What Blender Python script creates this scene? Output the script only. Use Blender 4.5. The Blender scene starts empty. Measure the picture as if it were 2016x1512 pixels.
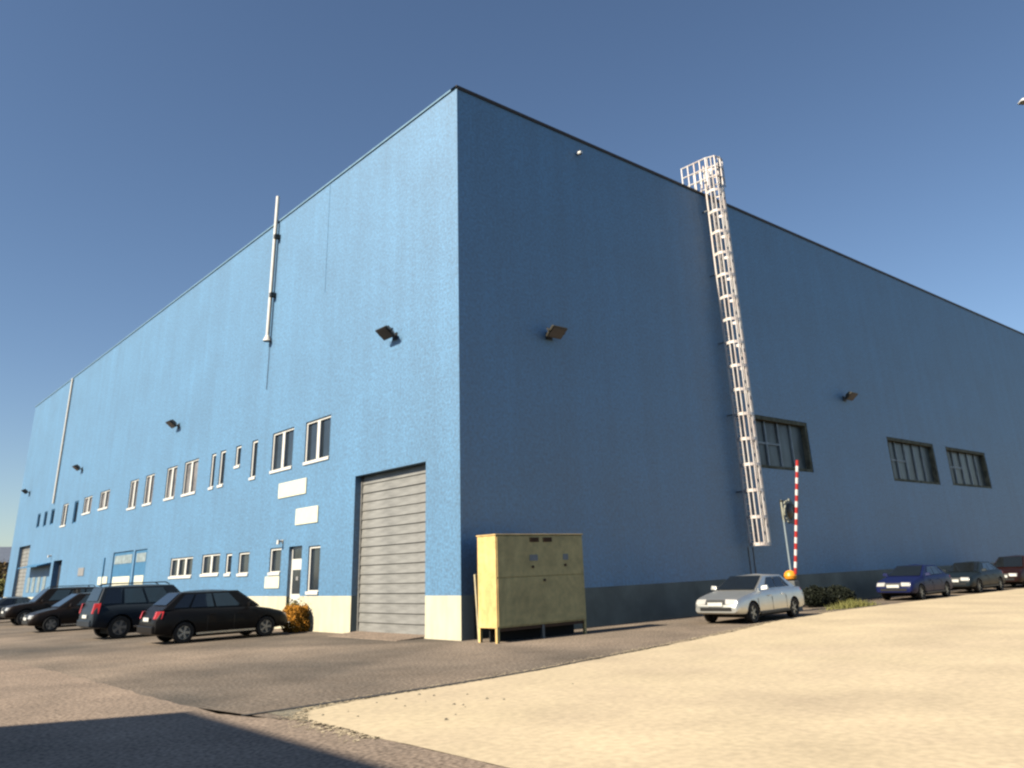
import bpy, bmesh, math, random
from mathutils import Vector, Matrix
R = math.radians
random.seed(7)
S = bpy.context.scene
col = S.collection

# ------------------------------------------------------------------ camera
YAW, PITCH, ROLL = 0.84105165, 0.3392908, -0.03848174
f_ = Vector((math.cos(PITCH)*math.cos(YAW), math.cos(PITCH)*math.sin(YAW), math.sin(PITCH)))
r_ = f_.cross(Vector((0, 0, 1))).normalized()
u_ = r_.cross(f_)
r2 = r_*math.cos(ROLL) + u_*math.sin(ROLL)
u2 = -r_*math.sin(ROLL) + u_*math.cos(ROLL)
cd = bpy.data.cameras.new('camera')
cam = bpy.data.objects.new('camera', cd)
col.objects.link(cam)
m = Matrix((r2, u2, -f_)).transposed().to_4x4()
m.translation = Vector((-14.303, -19.243, 1.8))
cam.matrix_world = m
cd.sensor_width = 36
cd.lens = 1563.79/2016*36
cd.shift_x = -(1036.53-1008)/2016
cd.shift_y = -(756-568.44)/2016
cd.clip_end = 5000
S.camera = cam

# ------------------------------------------------------------------ light
SUN_EL, SUN_AZ = 38.0, 2.3          # azimuth: degrees from -x towards +y
sd = Vector((-math.cos(R(SUN_AZ))*math.cos(R(SUN_EL)), math.sin(R(SUN_AZ))*math.cos(R(SUN_EL)), math.sin(R(SUN_EL))))
W = bpy.data.worlds.new('World'); S.world = W; W.use_nodes = True
nt = W.node_tree; nt.nodes.clear()
sky = nt.nodes.new('ShaderNodeTexSky'); sky.sky_type = 'NISHITA'; sky.sun_disc = False
sky.sun_elevation = R(SUN_EL); sky.sun_rotation = R(270+SUN_AZ)
sky.air_density = 1.0; sky.dust_density = 0.4; sky.ozone_density = 3.2; sky.altitude = 200
bg = nt.nodes.new('ShaderNodeBackground'); bg.inputs['Strength'].default_value = 0.080
hs = nt.nodes.new('ShaderNodeHueSaturation'); hs.inputs['Saturation'].default_value = 1.0
wo = nt.nodes.new('ShaderNodeOutputWorld')
nt.links.new(sky.outputs[0], hs.inputs['Color']); nt.links.new(hs.outputs[0], bg.inputs['Color'])
nt.links.new(bg.outputs[0], wo.inputs[0])
sl = bpy.data.lights.new('sun', 'SUN'); sl.energy = 5.0; sl.angle = R(0.5); sl.color = (1.0, 0.91, 0.75)
so = bpy.data.objects.new('sun', sl); col.objects.link(so)
so.rotation_mode = 'QUATERNION'; so.rotation_quaternion = sd.to_track_quat('Z', 'Y')
so.location = (-30, 5, 60)
vs = S.view_settings
S.display_settings.display_device = 'sRGB'
vs.view_transform = 'Standard'; vs.look = 'None'; vs.exposure = 0.60; vs.gamma = 1; vs.use_curve_mapping = False
S.cycles.pixel_filter_type = 'BLACKMAN_HARRIS'
S.cycles.filter_width = 2.4
S.cycles.max_bounces = 6
S.cycles.diffuse_bounces = 0

# ------------------------------------------------------------------ materials
def mat(name, c, rough=0.6, spec=0.5, metal=0.0, var=0.08, scale=3.0, bump=0.0, bscale=30.0, c2=None, stretch=None, coat=0.0, detail=5):
    mt = bpy.data.materials.new(name); mt.use_nodes = True
    n = mt.node_tree.nodes; l = mt.node_tree.links
    b = n['Principled BSDF']
    b.inputs['Roughness'].default_value = rough; b.inputs['Metallic'].default_value = metal
    b.inputs['Specular IOR Level'].default_value = spec
    b.inputs['Coat Weight'].default_value = coat
    b.inputs['Coat Roughness'].default_value = 0.05
    tc = n.new('ShaderNodeTexCoord'); mp = n.new('ShaderNodeMapping')
    l.new(tc.outputs['Object'], mp.inputs['Vector'])
    if stretch: mp.inputs['Scale'].default_value = stretch
    nz = n.new('ShaderNodeTexNoise'); nz.inputs['Scale'].default_value = scale; nz.inputs['Detail'].default_value = detail
    nz.inputs['Roughness'].default_value = 0.6
    l.new(mp.outputs[0], nz.inputs['Vector'])
    rp = n.new('ShaderNodeValToRGB')
    d = c2 if c2 else tuple(max(0, x*(1-var*2)) for x in c)
    e = c if c2 else tuple(min(1, x*(1+var)) for x in c)
    rp.color_ramp.elements[0].position = 0.32; rp.color_ramp.elements[1].position = 0.68
    rp.color_ramp.elements[0].color = (*d, 1); rp.color_ramp.elements[1].color = (*e, 1)
    l.new(nz.outputs['Fac'], rp.inputs['Fac']); l.new(rp.outputs[0], b.inputs['Base Color'])
    if bump:
        n2 = n.new('ShaderNodeTexNoise'); n2.inputs['Scale'].default_value = bscale; n2.inputs['Detail'].default_value = 3
        l.new(tc.outputs['Object'], n2.inputs['Vector'])
        bp = n.new('ShaderNodeBump'); bp.inputs['Strength'].default_value = bump; bp.inputs['Distance'].default_value = 0.02
        l.new(n2.outputs['Fac'], bp.inputs['Height']); l.new(bp.outputs[0], b.inputs['Normal'])
    return mt

def add_speckle(mt, scale, lo, hi, stretch=None):
    """fine grain multiplied over the base colour"""
    n = mt.node_tree.nodes; l = mt.node_tree.links; b = n['Principled BSDF']
    src = b.inputs['Base Color'].links[0].from_socket
    tc = n.new('ShaderNodeTexCoord')
    nz = n.new('ShaderNodeTexNoise'); nz.inputs['Scale'].default_value = scale; nz.inputs['Detail'].default_value = 2
    if stretch:
        mp = n.new('ShaderNodeMapping'); mp.inputs['Scale'].default_value = stretch
        l.new(tc.outputs['Object'], mp.inputs['Vector']); l.new(mp.outputs[0], nz.inputs['Vector'])
    else:
        l.new(tc.outputs['Object'], nz.inputs['Vector'])
    mr = n.new('ShaderNodeMapRange'); mr.inputs['From Min'].default_value = 0.3; mr.inputs['From Max'].default_value = 0.7
    mr.inputs['To Min'].default_value = lo; mr.inputs['To Max'].default_value = hi
    l.new(nz.outputs['Fac'], mr.inputs['Value'])
    mx = n.new('ShaderNodeMix'); mx.data_type = 'RGBA'; mx.blend_type = 'MULTIPLY'; mx.inputs['Factor'].default_value = 1
    cb = n.new('ShaderNodeCombineColor')
    for k in range(3): l.new(mr.outputs[0], cb.inputs[k])
    l.new(src, mx.inputs[6]); l.new(cb.outputs[0], mx.inputs[7]); l.new(mx.outputs[2], b.inputs['Base Color'])

M = {}
M['blue'] = mat('blue_cladding', (0.068, 0.213, 0.378), rough=0.62, spec=1.0, var=0.06, scale=0.35, bump=0.5, bscale=16)
add_speckle(M['blue'], 11.0, 0.70, 1.28)
add_speckle(M['blue'], 4.0, 0.93, 1.06)
add_speckle(M['blue'], 1.0, 0.91, 1.05, (1.6, 1.6, 0.07))
M['blue'].node_tree.nodes['Principled BSDF'].inputs['IOR'].default_value = 1.80
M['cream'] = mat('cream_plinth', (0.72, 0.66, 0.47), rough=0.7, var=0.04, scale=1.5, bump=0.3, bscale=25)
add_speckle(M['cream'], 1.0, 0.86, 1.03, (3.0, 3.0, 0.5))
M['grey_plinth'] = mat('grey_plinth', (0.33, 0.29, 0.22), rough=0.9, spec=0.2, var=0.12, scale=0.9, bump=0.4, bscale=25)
M['roofmat'] = mat('roof_felt', (0.25, 0.25, 0.24), rough=0.8)
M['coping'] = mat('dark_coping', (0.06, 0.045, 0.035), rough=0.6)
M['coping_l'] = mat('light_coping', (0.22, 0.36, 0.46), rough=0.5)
M['white'] = mat('white_frame', (0.78, 0.75, 0.68), rough=0.45, var=0.03)
M['signw'] = mat('sign_cream', (0.78, 0.75, 0.57), rough=0.5, var=0.03, scale=4)
M['glass'] = mat('dark_glass', (0.035, 0.045, 0.055), rough=0.06, spec=0.8, var=0.3, scale=0.8)
M['glass_b'] = mat('blind_behind_glass', (0.27, 0.25, 0.24), rough=0.2, spec=0.6, var=0.25, scale=1.2)
M['glass_r'] = mat('grey_green_glass', (0.13, 0.145, 0.135), rough=0.35, spec=0.4, var=0.45, scale=0.7, stretch=(1.5, 1, 0.5))
M['frame_r'] = mat('weathered_brown_frame', (0.22, 0.19, 0.12), rough=0.9, spec=0.2, var=0.25, scale=3)
M['mull_r'] = mat('grey_mullion', (0.42, 0.44, 0.42), rough=0.6, var=0.15)
M['slat'] = mat('shutter_metal', (0.30, 0.29, 0.265), rough=0.5, metal=0.15, var=0.16, scale=2.2, stretch=(1, 0.5, 3))
M['dark'] = mat('dark_lamp', (0.03, 0.026, 0.022), rough=0.5, var=0.2)
M['olive_lamp'] = mat('olive_lamp', (0.055, 0.05, 0.035), rough=0.5, var=0.2)
M['lens'] = mat('lamp_glass', (0.10, 0.10, 0.10), rough=0.15, spec=0.8)
M['galv'] = mat('galvanised_steel', (0.84, 0.80, 0.74), rough=0.5, metal=0.1, var=0.22, scale=1.7, c2=(0.74, 0.60, 0.52))
M['galv_d'] = mat('dull_steel', (0.16, 0.17, 0.17), rough=0.6, metal=0.3)
M['asphalt'] = mat('asphalt', (0.315, 0.242, 0.178), rough=0.95, spec=0.25, var=0.0, scale=0.13, c2=(0.105, 0.092, 0.077), bump=0.6, bscale=14, detail=6)
add_speckle(M['asphalt'], 17.0, 0.50, 1.50)
add_speckle(M['asphalt'], 0.7, 0.82, 1.12)
add_speckle(M['asphalt'], 0.22, 0.80, 1.12)
M['road'] = mat('pale_road', (0.325, 0.245, 0.182), rough=0.95, spec=0.25, scale=0.5, c2=(0.24, 0.185, 0.14), bump=0.5, bscale=14)
add_speckle(M['road'], 17.0, 0.55, 1.45)
add_speckle(M['road'], 0.8, 0.9, 1.1)
M['slab'] = mat('cream_concrete', (0.67, 0.54, 0.345), rough=0.85, scale=0.33, c2=(0.55, 0.435, 0.29), bump=0.25, bscale=9, detail=7)
add_speckle(M['slab'], 9.0, 0.88, 1.10)
add_speckle(M['slab'], 0.45, 0.90, 1.08)
M['gravel'] = mat('fine_gravel', (0.26, 0.225, 0.16), rough=0.95, scale=2.2, c2=(0.17, 0.15, 0.11), bump=0.8, bscale=20)
add_speckle(M['gravel'], 14.0, 0.65, 1.3)
M['kerb_shade'] = mat('kerb_shadow_dark', (0.045, 0.04, 0.035), rough=0.8)
M['land'] = mat('dry_land', (0.13, 0.12, 0.07), rough=0.95, scale=0.05, c2=(0.09, 0.085, 0.055))
M['tyre'] = mat('tyre', (0.018, 0.018, 0.018), rough=0.8)
M['rim'] = mat('alloy', (0.33, 0.34, 0.33), rough=0.35, metal=0.7)
M['under'] = mat('underbody', (0.012, 0.012, 0.012), rough=0.9)
M['cglass'] = mat('car_glass', (0.012, 0.015, 0.018), rough=0.03, spec=0.9)
M['red'] = mat('tail_red', (0.55, 0.03, 0.03), rough=0.2, spec=0.8)
M['hlamp'] = mat('head_lamp', (0.62, 0.60, 0.56), rough=0.12, spec=0.9, metal=0.2)
M['plate'] = mat('number_plate', (0.75, 0.74, 0.68), rough=0.5)
M['ctrim'] = mat('car_trim', (0.02, 0.02, 0.02), rough=0.5)
M['chrome'] = mat('sill_strip', (0.5, 0.5, 0.48), rough=0.25, metal=0.8)
def paint(name, c): return mat(name, c, rough=0.4, spec=0.16, var=0.03, coat=0.06)
M['p_black'] = paint('black_paint', (0.010, 0.009, 0.009))
M['p_brown'] = paint('black_brown_paint', (0.016, 0.011, 0.009))
M['p_slate'] = paint('slate_blue_paint', (0.026, 0.034, 0.044))
M['p_grey'] = paint('blue_grey_paint', (0.05, 0.065, 0.085))
M['p_silver'] = mat('silver_paint', (0.66, 0.66, 0.62), rough=0.42, metal=0.85, var=0.03)
M['p_blue'] = paint('shaded_blue_paint', (0.010, 0.015, 0.07))  # blue, teal and maroon paints darkened to put shade into the colour
M['p_cyan'] = paint('shaded_teal_paint', (0.013, 0.02, 0.025))
M['p_red'] = paint('shaded_maroon_paint', (0.022, 0.008, 0.007))
M['cab'] = mat('yellow_cabinet', (0.88, 0.60, 0.23), rough=0.6, var=0.12, scale=1.6, bump=0.15, bscale=15)
add_speckle(M['cab'], 6.0, 0.86, 1.1)
M['rust'] = mat('rusty_vent', (0.09, 0.045, 0.02), rough=0.8)
M['sticker'] = mat('grey_sticker', (0.30, 0.29, 0.28), rough=0.5)
M['wood'] = mat('pale_wood', (0.66, 0.55, 0.33), rough=0.7, var=0.15, scale=3, stretch=(6, 6, 1))
M['bred'] = mat('barrier_red', (0.50, 0.035, 0.03), rough=0.4)
M['bwhite'] = mat('barrier_white', (0.80, 0.78, 0.74), rough=0.4)
M['orange'] = mat('orange_housing', (0.95, 0.36, 0.03), rough=0.4)
M['mirror_d'] = mat('dark_mirror', (0.02, 0.016, 0.014), rough=0.35, spec=0.3)
M['mirror_f'] = mat('mirror_rim', (0.33, 0.33, 0.26), rough=0.7, var=0.25, scale=6)
M['post'] = mat('grey_post', (0.30, 0.36, 0.38), rough=0.5)
def leafmat(name, c, c2):
    return mat(name, c, rough=0.7, spec=0.3, scale=3.5, c2=c2)
M['leaf_o'] = leafmat('orange_leaves', (0.85, 0.38, 0.05), (0.55, 0.22, 0.02))
M['leaf_y'] = leafmat('straw_weed', (0.30, 0.27, 0.08), (0.14, 0.15, 0.045))
M['leaf_d'] = leafmat('dark_leaves', (0.02, 0.024, 0.012), (0.01, 0.013, 0.007))
M['leaf_a'] = leafmat('autumn_leaves', (0.20, 0.12, 0.04), (0.08, 0.075, 0.03))
M['bark'] = mat('bark', (0.09, 0.065, 0.045), rough=0.9)
M['h_wall'] = mat('far_wall', (0.33, 0.20, 0.14), rough=0.8)
M['h_roof'] = mat('far_roof', (0.16, 0.18, 0.22), rough=0.6)
M['n_wall'] = mat('neighbour_wall', (0.45, 0.42, 0.36), rough=0.7)
M['bluedoor'] = mat('blue_door_paint', (0.06, 0.19, 0.34), rough=0.6)
M['palepane'] = mat('pale_door_pane', (0.30, 0.36, 0.37), rough=0.4, var=0.2, scale=3)
M['dkopen'] = mat('dark_doorway', (0.03, 0.035, 0.045), rough=0.7)

# ------------------------------------------------------------------ helpers
class MB:
    def __init__(s): s.v = []; s.f = []
    def quad(s, a, b, c, d):
        n = len(s.v); s.v += [tuple(a), tuple(b), tuple(c), tuple(d)]; s.f.append((n, n+1, n+2, n+3)); return s
    def tri(s, a, b, c):
        n = len(s.v); s.v += [tuple(a), tuple(b), tuple(c)]; s.f.append((n, n+1, n+2)); return s
    def box(s, x0, x1, y0, y1, z0, z1):
        return s.hexa([(x0,y0,z0),(x1,y0,z0),(x1,y1,z0),(x0,y1,z0),(x0,y0,z1),(x1,y0,z1),(x1,y1,z1),(x0,y1,z1)])
    def hexa(s, p):
        n = len(s.v); s.v += [tuple(q) for q in p]
        for f in ((0,3,2,1),(4,5,6,7),(0,1,5,4),(1,2,6,5),(2,3,7,6),(3,0,4,7)): s.f.append(tuple(n+i for i in f))
        return s
    def tube(s, p, q, r, r2=None, n=8, caps=True):
        p = Vector(p); q = Vector(q); r2 = r if r2 is None else r2
        d = (q-p).normalized(); a = d.orthogonal().normalized(); b = d.cross(a)
        k = len(s.v)
        for c, rr in ((p, r), (q, r2)):
            for i in range(n):
                t = 2*math.pi*i/n; s.v.append(tuple(c + (a*math.cos(t)+b*math.sin(t))*rr))
        for i in range(n):
            j = (i+1) % n; s.f.append((k+i, k+j, k+n+j, k+n+i))
        if caps: s.f.append(tuple(k+i for i in reversed(range(n)))); s.f.append(tuple(k+n+i for i in range(n)))
        return s
    def path(s, pts, r, n=6):
        for a, b in zip(pts, pts[1:]): s.tube(a, b, r, n=n)
        return s
    def build(s, name, m, parent=None, loc=None, smooth=False, bevel=0):
        me = bpy.data.meshes.new(name); me.from_pydata(s.v, [], s.f); me.update()
        if m: me.materials.append(m)
        o = bpy.data.objects.new(name, me); col.objects.link(o)
        if parent: o.parent = parent
        if loc: o.location = loc
        if smooth: me.shade_smooth(); me.set_sharp_from_angle(angle=R(40))
        if bevel:
            bv = o.modifiers.new('b', 'BEVEL'); bv.width = bevel; bv.segments = 2; bv.limit_method = 'ANGLE'
        return o
def tag(o, label=None, cat=None, group=None, kind=None):
    if label: o['label'] = label
    if cat: o['category'] = cat
    if group: o['group'] = group
    if kind: o['kind'] = kind
    return o
def thing(name, label, cat, loc=(0,0,0), rz=0, group=None):
    o = bpy.data.objects.new(name, None); col.objects.link(o); o.location = loc; o.rotation_euler = (0,0,rz)
    o.empty_display_size = 0.3
    return tag(o, label, cat, group)
def copy_tree(o, parent=None):
    c = o.copy(); col.objects.link(c); c.parent = parent
    for ch in list(o.children): copy_tree(ch, c)
    return c
def sheet(name, pts, z, m, kind='structure'):
    me = bpy.data.meshes.new(name); bm = bmesh.new()
    f = bm.faces.new([bm.verts.new((x, y, z)) for x, y in pts])
    if f.normal.z < 0: f.normal_flip()
    bmesh.ops.triangulate(bm, faces=bm.faces[:]); bmesh.ops.recalc_face_normals(bm, faces=bm.faces[:]); bm.to_mesh(me); bm.free()
    me.materials.append(m); o = bpy.data.objects.new(name, me); col.objects.link(o)
    return tag(o, kind=kind)

# ------------------------------------------------------------------ ground
sheet('ground', [(-1500,-1500),(1500,-1500),(1500,1500),(-1500,1500)], -0.03, M['land'])
sheet('asphalt_yard', [(-60,-60),(140,-60),(140,110),(-60,110)], 0.0, M['asphalt'])
rp = []
rnd = random.Random(3)
def wob(a, b, n, amp):
    out = []
    for i in range(n):
        t = i/n; out.append((a[0]+(b[0]-a[0])*t+rnd.uniform(-amp, amp), a[1]+(b[1]-a[1])*t+rnd.uniform(-amp, amp)))
    return out
sheet('concrete_road', [(-22,-60)] + wob((-8.72,-60),(-8.75,-14),4,0) + wob((-8.75,-14),(-8.75,-8.3),26,.025) + wob((-8.8,-8.3),(-9.3,-6.6),8,.03)
      + wob((-9.3,-6.6),(-9.35,3),24,.05) + wob((-9.35,3),(-9.6,9),14,.06) + [(-9.9,40),(-22,40)], 0.004, M['road'])
# light gravel strip between the dark kerb-shadow strip and the slab
sheet('gravel_strip', [(-8.75,-8.4),(-8.8,-7.15),(-3.0,-6.9),(-1.6,-6.6)] + wob((-1.6,-6.75),(-8.75,-8.4),20,.06), 0.004, M['gravel'])
e = []
ctrl = [(-8.74,-60),(-8.74,-10.2),(-8.68,-8.2),(-8.35,-7.55),(-7.3,-7.3),(-5.4,-7.22),(-3.2,-6.95),(0.4,-6.3),(3.0,-5.75),(5.1,-5.3),(8.0,-4.45),(10.6,-3.85),(14,-3.55),(20,-3.45),(34,-3.6),(60,-3.6),(140,-3.6)]
for a, b in zip(ctrl, ctrl[1:]):
    L = math.dist(a, b); n = max(1, int(min(L, 30)/0.35)); e += wob(a, b, n, 0.05 if L < 20 else 0)
e += [(140,-3.6),(140,-60)]
sheet('concrete_slab', e, 0.008, M['slab'])
d = MB(); line = [(-9.15,-7.12),(-8.4,-7.13),(-7.2,-7.1),(-5.6,-7.08),(-4.2,-6.98),(-3.0,-6.84),(-1.4,-6.52),(0.3,-6.2),(1.6,-5.98)]
for i, ((x0, y0), (x1, y1)) in enumerate(zip(line, line[1:])):
    w0, w1 = [(.05,.08,.10,.10,.10,.08,.06,.04,.015)[i+k] for k in (0,1)]
    d.hexa([(x0,y0-w0,-.02),(x1,y1-w1,-.02),(x1,y1+w1*.4,-.02),(x0,y0+w0*.4,-.02),(x0,y0-w0,.0125),(x1,y1-w1,.0125),(x1,y1+w1*.4,.0125),(x0,y0+w0*.4,.0125)])
d.build('kerb_shadow_strip', M['kerb_shade'])  # dark strip laid in place of a kerb's shadow line
tag(bpy.data.objects['kerb_shadow_strip'], kind='structure')
d = MB()
for i in range(12):
    pass

# ------------------------------------------------------------------ warehouse
WL, WR, H = 66.4, 75.0, 17.8
bd = thing('warehouse', 'tall windowless blue warehouse with pale plinth, sunlit on one side', 'building')
bd['label'] = 'huge blue box-shaped warehouse with cream plinth and roller gate'
PZ = 1.17
def wall_with_holes(name, m, ax, a0, a1, z0, z1, holes, depth, off=0.0):
    """ax 'L': plane x=off (outside -x), runs along y. ax 'R': plane y=off (outside -y), runs along x. holes (a0,a1,z0,z1)"""
    us = sorted({a0, a1, *[v for h in holes for v in h[:2] if a0 < v < a1]})
    zs = sorted({z0, z1, *[v for h in holes for v in h[2:4] if z0 < v < z1]})
    b = MB()
    def P(u, z, d): return (off+d, u, z) if ax == 'L' else (u, off+d, z)
    def q(p0, p1, p2, p3):
        if ax == 'L': b.quad(p0, p3, p2, p1)
        else: b.quad(p0, p1, p2, p3)
    for u0, u1 in zip(us, us[1:]):
        for w0, w1 in zip(zs, zs[1:]):
            cu, cz = (u0+u1)/2, (w0+w1)/2
            if any(h[0] < cu < h[1] and h[2] < cz < h[3] for h in holes): continue
            q(P(u0,w0,0), P(u1,w0,0), P(u1,w1,0), P(u0,w1,0))
    for h in holes:
        dd = h[4] if len(h) > 4 else depth
        h0, h1, k0, k1 = h[:4]; k0 = max(k0, z0); k1 = min(k1, z1)
        if k1 <= k0: continue
        q(P(h0,k0,0), P(h0,k0,dd), P(h0,k1,dd), P(h0,k1,0)) if False else b.quad(P(h0,k0,0), P(h0,k0,dd), P(h0,k1,dd), P(h0,k1,0))
        b.quad(P(h1,k0,0), P(h1,k1,0), P(h1,k1,dd), P(h1,k0,dd))
        if h[3] <= z1: b.quad(P(h0,k1,0), P(h0,k1,dd), P(h1,k1,dd), P(h1,k1,0))
        if h[2] >= z0: b.quad(P(h0,k0,0), P(h1,k0,0), P(h1,k0,dd), P(h0,k0,dd))
    return b.build(name, m, bd)

DW = 0.16
# left wall windows: (y0,y1,z0,z1,kind)
LWIN = [(8.15,10.2,6.0,7.62,'two'),(11.25,13.25,6.0,7.62,'two'),
        (14.75,15.35,5.95,7.6,'slim'),(16.55,17.15,6.65,7.6,'slim'),(18.35,19.0,5.98,7.62,'slim'),(19.55,20.1,5.98,7.62,'slim'),
        (21.85,23.8,5.98,7.66,'two'),(24.9,26.5,6.0,7.66,'two'),(28.55,30.1,6.0,7.64,'two'),(31.4,33.0,6.0,7.64,'two'),
        (37.2,39.4,6.45,7.58,'two'),(41.3,43.4,6.45,7.56,'two'),(44.8,45.9,6.0,7.52,'dark'),(47.7,49.3,6.0,7.58,'two'),
        (51.8,52.9,6.35,7.5,'dark'),(54.2,55.2,6.35,7.5,'dark'),(56.6,57.6,6.4,7.5,'dark'),
        (21.3,24.4,2.05,2.96,'three'),(17.95,20.1,2.08,2.98,'two'),(16.6,17.25,2.05,2.93,'slim'),(14.75,15.85,2.02,2.92,'one'),
        (11.72,12.75,2.0,2.96,'one'),(8.5,9.42,1.28,2.9,'one')]
DOOR = (9.95,11.05,0.0,2.95)
GATE = (1.78,6.15,0.05,5.1)
GATE2 = (58.6,62.9,0.05,5.15)
DARKD = (47.1,49.6,0.0,3.62)
BD1, BD2 = (28.3,30.45,0.0,3.6), (30.75,34.6,0.0,3.62)
holesL = [w[:4]+(DW,) for w in LWIN] + [DOOR+(0.2,), GATE+(0.34,), GATE2+(0.34,), DARKD+(0.5,), BD1+(0.1,), BD2+(0.1,)]
wall_with_holes('wall', M['blue'], 'L', 0.0, WL, PZ, H, holesL, DW)
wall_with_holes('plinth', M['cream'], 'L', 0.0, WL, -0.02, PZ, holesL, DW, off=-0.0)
RWIN = [(15.67,20.15,5.5,7.78),(28.1,33.8,5.45,7.75),(35.5,41.4,5.5,7.72),(50.5,56.3,5.5,7.72)]
holesR = [w+(0.3,) for w in RWIN]
wall_with_holes('wall', M['blue'], 'R', 0.0, WR, PZ, H, holesR, 0.3)
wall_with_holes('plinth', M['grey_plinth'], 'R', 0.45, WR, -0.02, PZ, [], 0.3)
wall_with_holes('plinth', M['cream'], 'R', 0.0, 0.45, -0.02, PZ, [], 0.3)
b = MB(); b.quad((0,WL,-.02),(0,WL,H),(WR,WL,H),(WR,WL,-.02)); b.quad((WR,0,-.02),(WR,WL,-.02),(WR,WL,H),(WR,0,H)); b.build('rear_wall', M['blue'], bd)
b = MB(); b.quad((0.3,0.3,H-.12),(WR-.3,0.3,H-.12),(WR-.3,WL-.3,H-.12),(0.3,WL-.3,H-.12)); b.build('roof', M['roofmat'], bd)
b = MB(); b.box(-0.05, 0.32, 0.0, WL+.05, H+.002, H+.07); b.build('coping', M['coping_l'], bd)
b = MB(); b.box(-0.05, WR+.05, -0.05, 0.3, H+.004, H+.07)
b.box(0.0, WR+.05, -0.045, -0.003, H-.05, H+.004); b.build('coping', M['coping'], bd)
# light expansion strip/downpipe on the far part of the sunlit wall
b = MB(); b.tube((-0.1,52.3,7.9),(-0.1,52.3,H-.05),0.075)
for z in (9.5, 12, 14.5, 17): b.box(-0.1,-0.002,52.24,52.36,z,z+.06)
b.build('downpipe', M['white'], bd)

def window_L(y0, y1, z0, z1, kind):
    gx = DW-.03
    g = MB(); g.box(gx, gx+.02, y0, y1, z0, z1)
    w = g.build('window', M['glass_b'] if 21.5 < y0 < 44 and z0 > 5 else M['glass'], bd)
    fm = M['white'] if kind != 'dark' else M['bluedoor']
    t = 0.085 if kind != 'slim' else 0.10
    f = MB(); x0, x1 = gx-.075, gx-.003
    f.box(x0,x1,y0,y0+t,z0,z1); f.box(x0,x1,y1-t,y1,z0,z1); f.box(x0,x1,y0+t,y1-t,z1-t,z1); f.box(x0,x1,y0+t,y1-t,z0,z0+t)
    f.build('window_frame', fm, w)
    n = {'two':1,'three':2}.get(kind, 0)
    for i in range(n):
        c = y0+(y1-y0)*(i+1)/(n+1); mb = MB(); mb.box(x0-.01, x1, c-.11, c+.11, z0+t, z1-t); mb.build('mullion', fm, w)
    if kind != 'dark':
        s = MB(); s.box(-0.045, x0+.01, y0-.01, y1+.01, z0-.06, z0+.05); s.build('sill', M['white'], w)
for w in LWIN: window_L(*w)

def window_R(x0, x1, z0, z1, k):
    gy = 0.26
    g = MB(); g.box(x0, x1, gy, gy+.02, z0, z1); w = g.build('window', M['glass_r'], bd)
    t = 0.17
    f = MB(); f.box(x0,x0+t,0.02,gy-.003,z0,z1); f.box(x1-t,x1,0.02,gy-.003,z0,z1); f.box(x0+t,x1-t,0.02,gy-.003,z1-t,z1); f.box(x0+t,x1-t,0.02,gy-.003,z0,z0+t*.8)
    f.build('window_frame', M['frame_r'], w)
    n = 3 if k == 0 else 4
    for i in range(1, n+1):
        c = x0+t+(x1-x0-2*t)*i/(n+1)
        mb = MB(); mb.box(c-.045, c+.045, gy-.07, gy-.003, z0+t*.8, z1-t); mb.build('mullion', M['mull_r'], w)
    c0 = x0+t; c1 = x0+t+(x1-x0-2*t)*(2)/(n+1)
    mb = MB(); mb.box(c0+.002, c1-.05, gy-.06, gy-.003, (z0+z1)/2-.06, (z0+z1)/2+.03); mb.build('transom', M['mull_r'], w)
for k, w in enumerate(RWIN): window_R(*w, k)

def roller_gate(y0, y1, z0, z1, nslat):
    g = MB(); g.box(0.33,0.345,y0,y1,z0,z1)
    gt = g.build('roller_gate', M['dark'], bd)
    h = (z1-z0)/nslat; gap = 0.022
    me = None
    for i in range(nslat):
        if me is None:
            s = MB(); yy = (y1-y0)/2 - .03
            s.hexa([(0.27,-yy,0),(0.325,-yy,0),(0.325,yy,0),(0.27,yy,0),(0.30,-yy,h-gap),(0.325,-yy,h-gap),(0.325,yy,h-gap),(0.30,yy,h-gap)])
            o = s.build('slat', M['slat'], gt, loc=(0,(y0+y1)/2,z0+i*h)); me = o.data
        else:
            o = bpy.data.objects.new('slat', me); col.objects.link(o); o.parent = gt; o.location = (random.uniform(-.006,.006),(y0+y1)/2,z0+i*h)
    r = MB(); r.box(0.24,0.33,y0,y0+.07,z0,z1); r.build('guide_rail', M['slat'], gt)
    r = MB(); r.box(0.24,0.33,y1-.07,y1,z0,z1); r.build('guide_rail', M['slat'], gt)
roller_gate(*GATE, 17); roller_gate(*GATE2, 17)
b = MB(); b.hexa([(-0.9,1.9,0.0),(0.3,1.78,0.0),(0.3,6.15,0.0),(-0.9,6.0,0.0),(-0.88,1.9,0.012),(0.3,1.78,0.07),(0.3,6.15,0.07),(-0.88,6.0,0.012)])
b.build('threshold_ramp', M['road'], bd)

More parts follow.
